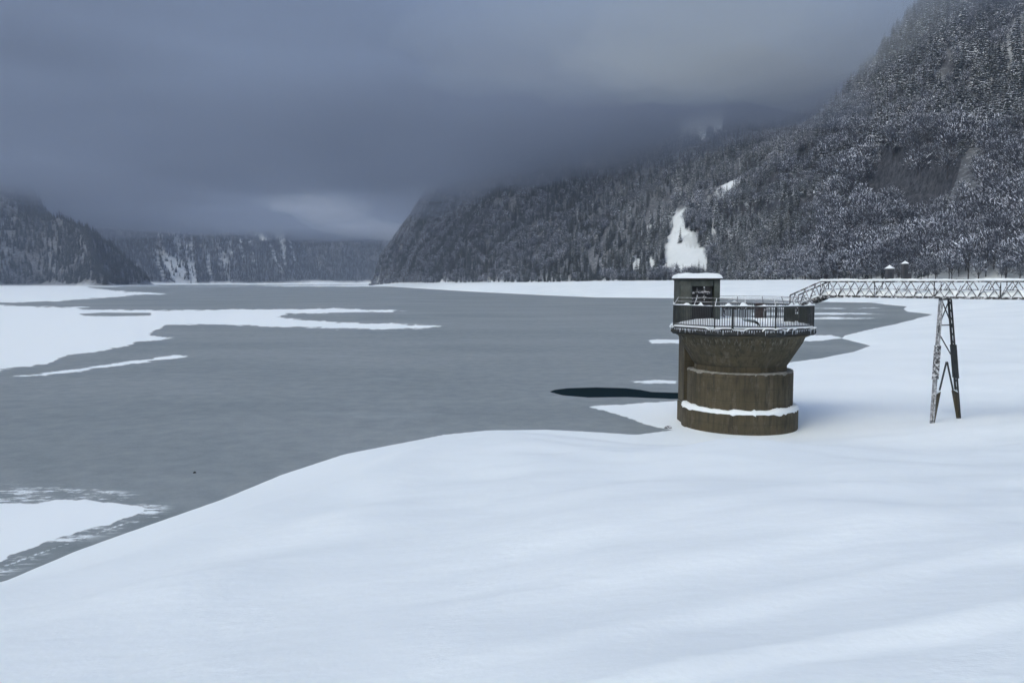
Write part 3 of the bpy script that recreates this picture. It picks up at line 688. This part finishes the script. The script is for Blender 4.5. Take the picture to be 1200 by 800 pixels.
# eight-sided slab
ROCT = 3.57
def octp(r, k): a = OCT + k * math.pi / 4; return Vector((r * math.sin(a), -r * math.cos(a), 0))
M_SLAB = m_simple('wet dark concrete edge', (.030, .031, .030), .8, .6, 4)  # one even tone, darker than the tower walls
m = MB(); m.lathe([(3.45, 4.62), (ROCT, 4.72), (ROCT, 4.98), (1.0, 5.0)], 8, rot=OCT); m.build('platform_slab', M_SLAB, tower)
# snow on the platform with a soft uneven edge
def snow_blob_ring(r0, r1, z0, hmax, n=120, seed=1, oct_=False, a0=0, a1=2 * math.pi):
    mb = MB(); vs = []; K = 6
    for i in range(n + 1):
        a = a0 + (a1 - a0) * i / n
        f = 1.0
        if oct_:
            q = (a - OCT) % (math.pi / 4) - math.pi / 8; f = math.cos(math.pi / 8) / math.cos(q)
        no = float(fbm(np.array(a * 5.0), np.array(seed * 1.0), seed, 3)); no2 = float(fbm(np.array(a * 17.0), np.array(seed * 2.0), seed + 3, 2))
        ro = (r1 + .03 * no2) * f; h = hmax * (1 + .45 * no + .2 * no2)
        for k in range(K + 1):
            t = k / K; r = r0 * f + (ro - r0 * f) * t; z = z0 + h * (1 - max(0, (t - .55) / .45) ** 2.2)
            if k == K: z = z0 - .02 - .11 * max(0, no2 + .5 * no)
            vs.append((r * math.sin(a), -r * math.cos(a), z))
    fs = [(i * (K + 1) + k, i * (K + 1) + k + 1, (i + 1) * (K + 1) + k + 1, (i + 1) * (K + 1) + k) for i in range(n) for k in range(K)]
    mb.add(vs, fs); return mb
snow_blob_ring(2.46, 2.78, 1.035, .17, seed=3).build('ledge_snow', M_LSNOW, tower, smooth=True)
snow_blob_ring(.02, ROCT + .07, 5.0, .25, seed=8, oct_=True, n=160).build('platform_snow', M_LSNOW, tower, smooth=True)
snow_blob_ring(2.2, 2.51, 2.845, .035, seed=13).build('drum_frost', m_simple('thin frost', (.24, .24, .22), .9, .6, 6), tower, smooth=True)
# icicles and rime fringe under the slab edge
m = MB(); rd = random.Random(5)
for k in range(8):
    a, b = octp(ROCT, k), octp(ROCT, k + 1); L = (b - a).length; q = 0.03
    while q < L:
        p = a + (b - a) * (q / L); h = rd.uniform(.04, .22) * (1.0 if rd.random() < .6 else .5)
        if p.y < 2: m.bar((p.x, p.y, 4.90), (p.x, p.y, 4.90 - h), rd.uniform(.025, .055), n=4, w2=.006)
        q += rd.uniform(.05, .13)
m.build('icicles', m_simple('frosted ice', (.55, .6, .66), .35, .3, 8), tower)
# square gate shaft at the back, on the shore-side corner
SX0, SX1, SY0, SY1 = -2.60, -.95, .55, 1.85
m = MB(); m.box((-1.83, .6, .22), (1.60, 2.6, 1.62)); m.build('shaft_footing', M_CONC, tower)
m = MB(); m.box(((SX0 + SX1) / 2, (SY0 + SY1) / 2, 2.8), (SX1 - SX0, SY1 - SY0, 3.6)); m.build('gate_shaft', M_CONC, tower)
m = MB(); m.box((-1.82, .6, 1.07), (1.56, 2.54, .10)); m.build('footing_snow', M_LSNOW, tower, bevel=.03)
# cabin over the shaft
cab = MB(); CX, CYY = -2.10, .28; CW, CD = 1.95, 1.35; z0, z1 = 4.95, 7.18
cab.box((CX - CW / 2 + .30, CYY, (z0 + z1) / 2), (.60, CD, z1 - z0))
cab.box((CX + CW / 2 - .14, CYY, (z0 + z1) / 2), (.28, CD, z1 - z0))
cab.box((CX + .12, CYY + .17, (z0 + z1) / 2), (CW - .86, CD - .36, z1 - z0 - .01))
cab.box((CX + .12, CYY - CD / 2 + .1, z1 - .16), (CW - .9, .2, .30))
c = cab.build('cabin', M_CAB, tower, bevel=.012)
m = MB(); m.box((CX - CW / 2 + .30, CYY - CD / 2 - .012, (z0 + z1) / 2 + .1), (.46, .02, z1 - z0 - .3)); m.build('wall_panel', M_CABL, c)
m = MB(); m.box((CX + .12, CYY - CD / 2 + .17, 5.95), (1.0, .05, 1.85)); m.build('dark_doorway', M_DARK, c)  # near-black sheet stands in for the unlit inside of the open front
# lifting gear seen in the open front
m = MB(); m.bar((CX - .35, CYY - CD / 2 + .08, 6.55), (CX + .30, CYY - CD / 2 + .08, 6.62), .09); m.bar((CX - .35, CYY - CD / 2 + .08, 6.28), (CX + .34, CYY - CD / 2 + .08, 6.36), .06); m.bar((CX + .22, CYY - CD / 2 + .08, 6.2), (CX + .22, CYY - CD / 2 + .08, 6.85), .07)
m.lathe([(.03, 6.48), (.19, 6.5), (.19, 6.6), (.03, 6.62)], 16, c=(CX + .34, CYY - CD / 2 + .03))
m.bar((CX - .1, CYY - CD / 2 + .08, 6.2), (CX - .1, CYY - CD / 2 + .08, 6.8), .05); m.build('lifting_gear', M_FSTEEL, c)
m = MB(); m.box((CX, CYY, z1 + .05), (CW + .18, CD + .18, .10)); m.build('cabin_roof', M_SLAB, c, bevel=.01)
def snow_pad(c0, sx, sy, h, seed, nx=36, ny=24):
    vs = []; mb = MB()
    for j in range(ny + 1):
        for i in range(nx + 1):
            u, v = i / nx * 2 - 1, j / ny * 2 - 1
            e = (1 - abs(u) ** 7) * (1 - abs(v) ** 7)
            no = float(fbm(np.array(u * 2.2 + seed), np.array(v * 2.0), seed, 3))
            z = h * (e ** .45) * (1 + .22 * no) if e > 0 else 0
            vs.append((c0[0] + u * sx / 2 * (1 + .02 * no), c0[1] + v * sy / 2 * (1 + .02 * no), c0[2] + z - (.03 if e <= 0 else 0)))
    fs = [(j * (nx + 1) + i, j * (nx + 1) + i + 1, (j + 1) * (nx + 1) + i + 1, (j + 1) * (nx + 1) + i) for j in range(ny) for i in range(nx)]
    mb.add(vs, fs); return mb
snow_pad((CX, CYY, z1 + .10), CW + .24, CD + .26, .21, 4).build('roof_snow', M_LSNOW, c, smooth=True)
# railing: eight panels of upright bars, posts at the corners, two thin upper lines
RR = 3.43; ZB, ZR = 5.08, 5.96
for k in range(8):
    a, b = octp(RR, k), octp(RR, k + 1); L = (b - a).length
    m = MB(); m.bar((a.x, a.y, ZR), (b.x, b.y, ZR), .055, .06); m.bar((a.x, a.y, ZB), (b.x, b.y, ZB), .04)
    nb = 24
    for i in range(1, nb):
        p = a + (b - a) * (i / nb)
        if (k in (0, 1) and rd.random() < .06): continue
        m.bar((p.x, p.y, ZB), (p.x, p.y, ZR), .022)
    m.build('railing_panel', M_STEEL, tower)
    m = MB(); m.bar((a.x, a.y, 4.99), (a.x, a.y, 6.0), .055); m.build('railing_post', M_STEEL, tower)
    m = MB(); a2, b2 = octp(RR - .22, k), octp(RR - .22, k + 1)
    for z in (6.16, 6.34): m.bar((a2.x, a2.y, z), (b2.x, b2.y, z), .028)
    m.bar((a.x, a.y, ZR), (a2.x, a2.y, 6.34), .03); m.bar(((a.x + b.x) / 2, (a.y + b.y) / 2, ZR), ((a2.x + b2.x) / 2, (a2.y + b2.y) / 2, 6.34), .03)
    m.build('guard_wires', M_RIMED, tower)
    # snow caught along the hand rail: an uneven ridge
    vs = []; NS = 44; mm = MB()
    for i in range(NS + 1):
        t = i / NS; p = a + (b - a) * t; nv = float(fbm(np.array(t * 9.0 + k * 10), np.array(k * 3.0), 17, 3)); h = max(.004, .028 + .055 * nv)
        if nv > .33: h += .07 * (nv - .33) / .3
        w_ = .03 + h * .3; o_ = Vector((p.x, p.y, 0)).normalized()
        for (dr, dz) in ((-w_, 0), (-w_ * .6, h * .8), (0, h), (w_ * .6, h * .8), (w_, 0)): vs.append((p.x + o_.x * dr, p.y + o_.y * dr, ZR + .03 + dz))
    mm.add(vs, [(i * 5 + q, i * 5 + q + 1, i * 5 + q + 6, i * 5 + q + 5) for i in range(NS) for q in range(4)])
    mm.build('rail_snow', M_LSNOW, tower, smooth=True)
# heavier posts where the photograph shows them, and the floor equipment
def loc(px, dy): v = PY(px, 370, TY + dy); return Vector((v.x - TX, dy, 0))
p = loc(858, -3.27); m = MB(); m.bar((p.x, p.y - .10, 4.99), (p.x, p.y - .10, 6.0), .09, .06); m.build('railing_post', M_STEEL, tower)
p = loc(889.5, .2); m = MB(); m.box((p.x, p.y, 5.5), (.34, .3, .86)); m.box((p.x, p.y, 5.96), (.42, .38, .06)); m.lathe([(.02, 5.99), (.17, 6.0), (.17, 6.05), (.02, 6.06)], 14, c=(p.x, p.y - .02))
m.build('valve_pedestal', m_simple('rusty dark steel', (.045, .034, .034), .7, .6, 4), tower, bevel=.01)
p = loc(860, 1.9); m = MB(); m.bar((p.x - .55, p.y, 5.75), (p.x + 1.7, p.y, 5.75), .12, .16); m.bar((p.x - .5, p.y, 5.0), (p.x - .5, p.y, 5.8), .1); m.bar((p.x + 1.6, p.y, 5.0), (p.x + 1.6, p.y, 5.8), .1); m.build('pipe_rack', M_FSTEEL, tower)

# ------------------------------------------------------------------ the footbridge
fb = empty('footbridge', (0, 0, 0)); tag(fb, 'narrow snow-covered steel lattice footbridge running from the tower to the shore', 'footbridge')
A0 = PY(966, 346, 38.5); A1 = PY(1200, 349, 32.5); ZL, ZU = 6.36, 7.04
A0 = Vector((A0.x, A0.y, 0)); dirb = (Vector((A1.x, A1.y, 0)) - A0).normalized(); sidev = Vector((-dirb.y, dirb.x, 0))    # to the far side
if sidev.y < 0: sidev = -sidev
BW = .42; LB = 21.0
fb.location = (A0.x, A0.y, 6.36)
def W(t, s, z): q = A0 + dirb * t + sidev * s; return Vector((q.x - A0.x, q.y - A0.y, z - 6.36))
for s in (-BW, BW):
    m = MB(); m.bar(W(0, s, ZU), W(LB, s, ZU), .06, .07); m.bar(W(0, s, ZL), W(LB, s, ZL), .07, .10)
    pn = .84; nP = int(LB / pn)
    for i in range(nP):
        t = i * pn; m.bar(W(t, s, ZL), W(t + pn / 2, s, ZU), .034); m.bar(W(t + pn / 2, s, ZU), W(t + pn, s, ZL), .034)
        m.bar(W(t + pn / 4, s, (ZL + ZU) / 2), W(t + pn * .75, s, (ZL + ZU) / 2), .026)
        m.bar(W(t, s, ZL), W(t + pn / 4, s, (ZL + ZU) / 2 + .17), .022); m.bar(W(t + pn / 2, s, ZL + .02), W(t + pn / 4, s, (ZL + ZU) / 2), .024); m.bar(W(t + pn / 2, s, ZL + .02), W(t + pn * .75, s, (ZL + ZU) / 2), .024)
        if i % 3 == 0: m.bar(W(t, s, ZL), W(t, s, ZU), .036)
    m.build('side_truss', M_FSTEEL, fb)
    # snow riding on the hand rail
    mm = MB(); vs = []; NS = 400
    for i in range(NS + 1):
        t = LB * i / NS; nv = float(fbm(np.array(t * 2.2), np.array(s * 7), 19, 4)); h = max(.02, .085 + .05 * nv); w_ = .05
        for (dr, dz) in ((-w_, 0), (-w_, h * .6), (-w_ * .5, h), (w_ * .5, h), (w_, h * .6), (w_, 0)): vs.append(W(t, s + dr, ZU + .03 + dz))
    mm.add(vs, [(i * 6 + q, i * 6 + q + 1, i * 6 + q + 7, i * 6 + q + 6) for i in range(NS) for q in range(5)]); mm.build('rail_snow', M_LSNOW, fb, smooth=True)
m = MB()
m.bar(W(-.05, 0, ZL + .03), W(LB, 0, ZL + .03), BW * 2 - .1, .03)
m.build('deck', M_FSTEEL, fb)
mm = MB(); vs = []; NS = 300
for i in range(NS + 1):
    t = LB * i / NS; nv = float(fbm(np.array(t * 1.7), np.array(3.0), 23, 4)); h = .25 + .09 * nv
    for (dr, dz) in ((-.40, 0), (-.37, h * .7), (-.2, h), (.2, h), (.37, h * .7), (.40, 0)): vs.append(W(t, dr, ZL + .05 + dz))
mm.add(vs, [(i * 6 + q, i * 6 + q + 1, i * 6 + q + 7, i * 6 + q + 6) for i in range(NS) for q in range(5)]); mm.build('deck_snow', M_LSNOW, fb, smooth=True)
# ramp down on to the tower
TR = -1.52; DZ = -.66
m = MB()
for s in (-BW, BW):
    m.bar(W(TR, s, ZU + DZ), W(0, s, ZU), .06, .06); m.bar(W(TR, s, ZU + DZ), W(TR, s, ZL + DZ), .05)
    for i in range(3):
        t0, t1 = TR + i * .5, TR + i * .5 + .5; f0, f1 = (t0 / TR) * DZ, (t1 / TR) * DZ if t1 < 0 else 0
        m.bar(W(t0, s, ZL + f0), W((t0 + t1) / 2, s, ZU + (f0 + f1) / 2), .034); m.bar(W((t0 + t1) / 2, s, ZU + (f0 + f1) / 2), W(t1, s, ZL + f1), .034)
        m.bar(W((t0 * 3 + t1) / 4, s, (ZL + ZU) / 2 + f0 * .75 + f1 * .25), W((t0 + 3 * t1) / 4, s, (ZL + ZU) / 2 + f1 * .75 + f0 * .25), .026)
    m.bar(W(TR - .15, s, ZL + DZ - .1), W(.0, s, ZL - .06), .09, .15); m.bar(W(0, s, ZL - .06), W(.75, s, ZL - .03), .08, .09)
m.bar(W(TR, 0, ZL + DZ), W(0, 0, ZL + .0), .74, .04)
ramp = m.build('ramp', M_FSTEEL, fb)
m = MB(); m.bar(W(TR, 0, ZL + DZ + .09), W(.05, 0, ZL + .11), .72, .12); m.build('ramp_snow', M_LSNOW, fb, bevel=.04)
# steel steps with closed sides where the ramp lands
def plate(px0, px1, yy, za, zb, th=.05):
    a = PY(px0, 370, yy); b = PY(px1, 370, yy); return ((a.x + b.x) / 2 - A0.x, yy - A0.y, (za + zb) / 2 - 6.36), (b.x - a.x, th, zb - za)
M_PLATE = m_simple('dark olive sheet steel', (.030, .036, .030), .6, .5, 3)
m = MB(); c_, s_ = plate(919, 931, TY - 1.6, 5.03, 5.90); m.box(c_, s_); c_, s_ = plate(936, 946.5, TY - 1.2, 5.03, 5.90); m.box(c_, s_)
c_, s_ = plate(925, 942, TY - .3, 5.03, 5.5); m.box(c_, s_); m.build('landing_plates', M_PLATE, fb, bevel=.006)
# trestle
tr = MB()
tA = None
for t in np.arange(3, 8, .01):
    q = A0 + dirb * t
    if abs((q.x / (q.y * ray(1107.5, 347)[1] ** -1 * ray(1107.5, 347)[1]) ) - ray(1107.5, 400)[0] / ray(1107.5, 400)[1]) < .0006: tA = t; break
tA = tA or 5.4
base0 = A0 + dirb * tA
# foot points from the photograph
def foot(px, py, s):
    # point on the ray at the depth of the bent
    Yd = base0.y + sidev.y * s; return PY(px, py, Yd)
FL = foot(1092, 498, -.88); FR = foot(1124, 494, .88)
TLp = PY(1103, 348, base0.y - .33 * sidev.y); TRp = PY(1113, 348, base0.y + .33 * sidev.y); TLp.z = TRp.z = ZL - .05
O = Vector((A0.x, A0.y, 6.36))
trestle = MB()
cross_z = [(0.0, 'x', .30), (.30, 'd', .58)]
def lerp(a, b, t): return a + (b - a) * t
# cap and bracing, one connected frame
trestle.bar(TLp - O - sidev * .15, TRp - O + sidev * .15, .10, .12)
trestle.bar(TLp - O, lerp(TRp, FR, .21) - O, .035); trestle.bar(TRp - O, lerp(TLp, FL, .21) - O, .035)
trestle.bar(lerp(TLp, FL, .21) - O, lerp(TRp, FR, .21) - O, .045)
trestle.bar(lerp(TLp, FL, .27) - O, lerp(TRp, FR, .50) - O, .035)
trestle.bar(lerp(TLp, FL, .21) - O, lerp(TLp, FL, .27) - O, .05)
tre = trestle.build('trestle', M_STEEL, fb)
apex = PY(1109.5, 424, base0.y) - O
for (top, ft, sg, mt) in ((TLp, FL, -1, M_RIMED), (TRp, FR, 1, M_STEEL)):
    a, b = top - O, ft - O; m = MB()
    off = Vector((dirb.x, dirb.y, 0)) * .09
    ax = (b - a).normalized()
    m.bar(a - off * .6, b - off * .6, .07); m.bar(a + off * .6, b + off * .6, .055)
    for i in range(16):
        p0 = lerp(a, b, i / 16); p1 = lerp(a, b, (i + 1) / 16); m.bar(p0 - off * .6, p1 + off * .6, .03)
    m.build('leg', mt, tre)
    # inner strut of the spread foot
    m = MB(); m.bar(apex + Vector((.015 * sg, 0, 0)), lerp(a, b, .97), .055); m.build('strut', M_STEEL, tre)
    # splice sleeve
    m = MB(); m.bar(lerp(a, b, .37), lerp(a, b, .635), .20, .20); m.bar(lerp(a, b, .37) - Vector((.05 * sg, 0, 0)), lerp(a, b, .64) + Vector((.05 * sg, 0, 0)), .10, .22)
    m.build('splice_sleeve', M_FSTEEL if sg < 0 else M_STEEL, tre, bevel=.01)
    # tapering gusset between leg and strut
    q0 = lerp(a, b, .76); q1 = lerp(apex, lerp(a, b, .97), .50); q2 = lerp(a, b, 1.0)
    th = Vector((dirb.x, dirb.y, 0)) * .06; m = MB()
    tip = (q1 - q0).normalized() * .09
    vs = [q0 - th, q1 - th, q2 + tip - th, q2 - th, q0 + th, q1 + th, q2 + tip + th, q2 + th]
    m.add(vs, [(0, 1, 2, 3), (7, 6, 5, 4), (0, 4, 5, 1), (1, 5, 6, 2), (2, 6, 7, 3), (3, 7, 4, 0)])
    m.build('footing', M_CONC, tre); 
    m = MB(); m.bar(q0 + Vector((0, 0, .03)), q1 + Vector((0, 0, .03)), .12, .05); m.build('footing_snow', M_LSNOW, tre, bevel=.015)
# far abutment, beyond the picture
q = A0 + dirb * (LB + .5)
m = MB(); m.box((q.x, q.y, 5.6), (1.8, 2.2, 1.7), rz=math.atan2(dirb.y, dirb.x)); ab = m.build('bridge_abutment', M_CONC, None, bevel=.03); tag(ab, 'squat concrete block carrying the shore end of the footbridge', 'abutment')

# ------------------------------------------------------------------ two small huts, boulder, fence at the tree line
def hut(px, yb, Y, w_, h_, cap, label, lean=False):
    p = PY(px, yb, Y); g = float(land(np.array([p.x]), np.array([p.y]))[0]); z = min(p.z, g + .3) if abs(p.z - g) < 3 else g
    z = p.z
    r = empty('hut', (p.x, p.y, z)); tag(r, label, 'hut')
    m = MB(); m.box((0, 0, h_ / 2 - 1.5), (w_, w_, h_ + 3)); b = m.build('wall', M_HUT, r, bevel=.05)
    m = MB(); m.box((0, -w_ / 2 - .02, h_ * .36), (w_ * .34, .06, h_ * .6)); m.build('dark_doorway', M_DARK, b)
    m = MB(); m.add([(-w_ * .62, -w_ * .62, h_), (w_ * .62, -w_ * .62, h_), (w_ * .62, w_ * .62, h_), (-w_ * .62, w_ * .62, h_), (0, 0, h_ + cap)], [(3, 2, 1, 0), (0, 1, 4), (1, 2, 4), (2, 3, 4), (3, 0, 4)])
    m.build('roof', M_LSNOW, r, bevel=.12)
    if lean:
        m = MB(); m.box((w_ * .75, -.2, h_ * .1 - .5), (w_ * .9, w_ * .8, h_ * .28 + 1)); m.build('annex', M_HUT, r, bevel=.05)
    return r
hut(1042, 327.5, 372, 2.9, 5.0, 1.8, 'small stone hut with a pointed white snow cap, closer to the tower')
hut(1060, 323.5, 392, 2.4, 6.0, 1.5, 'taller narrow stone hut with a dark low annex at its foot', True)
def rock(px, py, Y, sx, sy, sz, label, name='boulder', zoff=0, mat=None):
    p = PY(px, py, Y); rd2 = random.Random(int(px)); n1, n2 = 14, 9; vs = []; m = MB()
    for j in range(n2 + 1):
        th = math.pi * j / n2
        for i in range(n1):
            ph = 2 * math.pi * i / n1; k = 1 + .28 * rd2.uniform(-1, 1)
            vs.append((sx * math.sin(th) * math.cos(ph) * k, sy * math.sin(th) * math.sin(ph) * k, sz * math.cos(th) * k))
    m.add(vs, [(j * n1 + i, j * n1 + (i + 1) % n1, (j + 1) * n1 + (i + 1) % n1, (j + 1) * n1 + i) for j in range(n2) for i in range(n1)])
    o = m.build(name, mat or M_ROCK, None); o.location = (p.x, p.y, p.z + zoff); tag(o, label, name.replace('_', ' ')); return o
M_ROCK = m_frosted('dark wet rock', (.03, .032, .034), .5, .8, 1.2)
rock(1028, 350.5, 320, 2.8, 2.0, 1.2, 'dark boulder on the snowy shore under the footbridge')
rock(1130, 369.5, 172, 1.9, .7, .22, 'low dark rock streak showing through snow beside the trestle', 'flat_rock')
rock(228, 554, P(228, 554)[1], .05, .045, .03, 'tiny dark stone alone on the grey lake ice', 'stone', .02, M_DARK)
rock(783, 501.5, P(783, 501.5)[1], .16, .10, .07, 'small dark stone in the snow at the foot of the tower', 'stone', .03)
# low rail fence along the shore road
m = MB(); pts = []
for x in np.arange(1062, 1215, 4.2):
    p = PY(x, 327.2, 372 - (x - 1062) * .12); pts.append(p)
fe = empty('fence', pts[0]); tag(fe, 'low dark rail fence on the snowy bank right of the small huts', 'fence')
m = MB()
for a, b in zip(pts[:-1], pts[1:]): m.bar(a - pts[0], b - pts[0], .22, .28)
m.build('rail', M_FSTEEL, fe)
for p in pts[::2]:
    m = MB(); q = p - pts[0]; m.bar(q - Vector((0, 0, 1.6)), q + Vector((0, 0, .25)), .22); m.build('post', M_FSTEEL, fe)
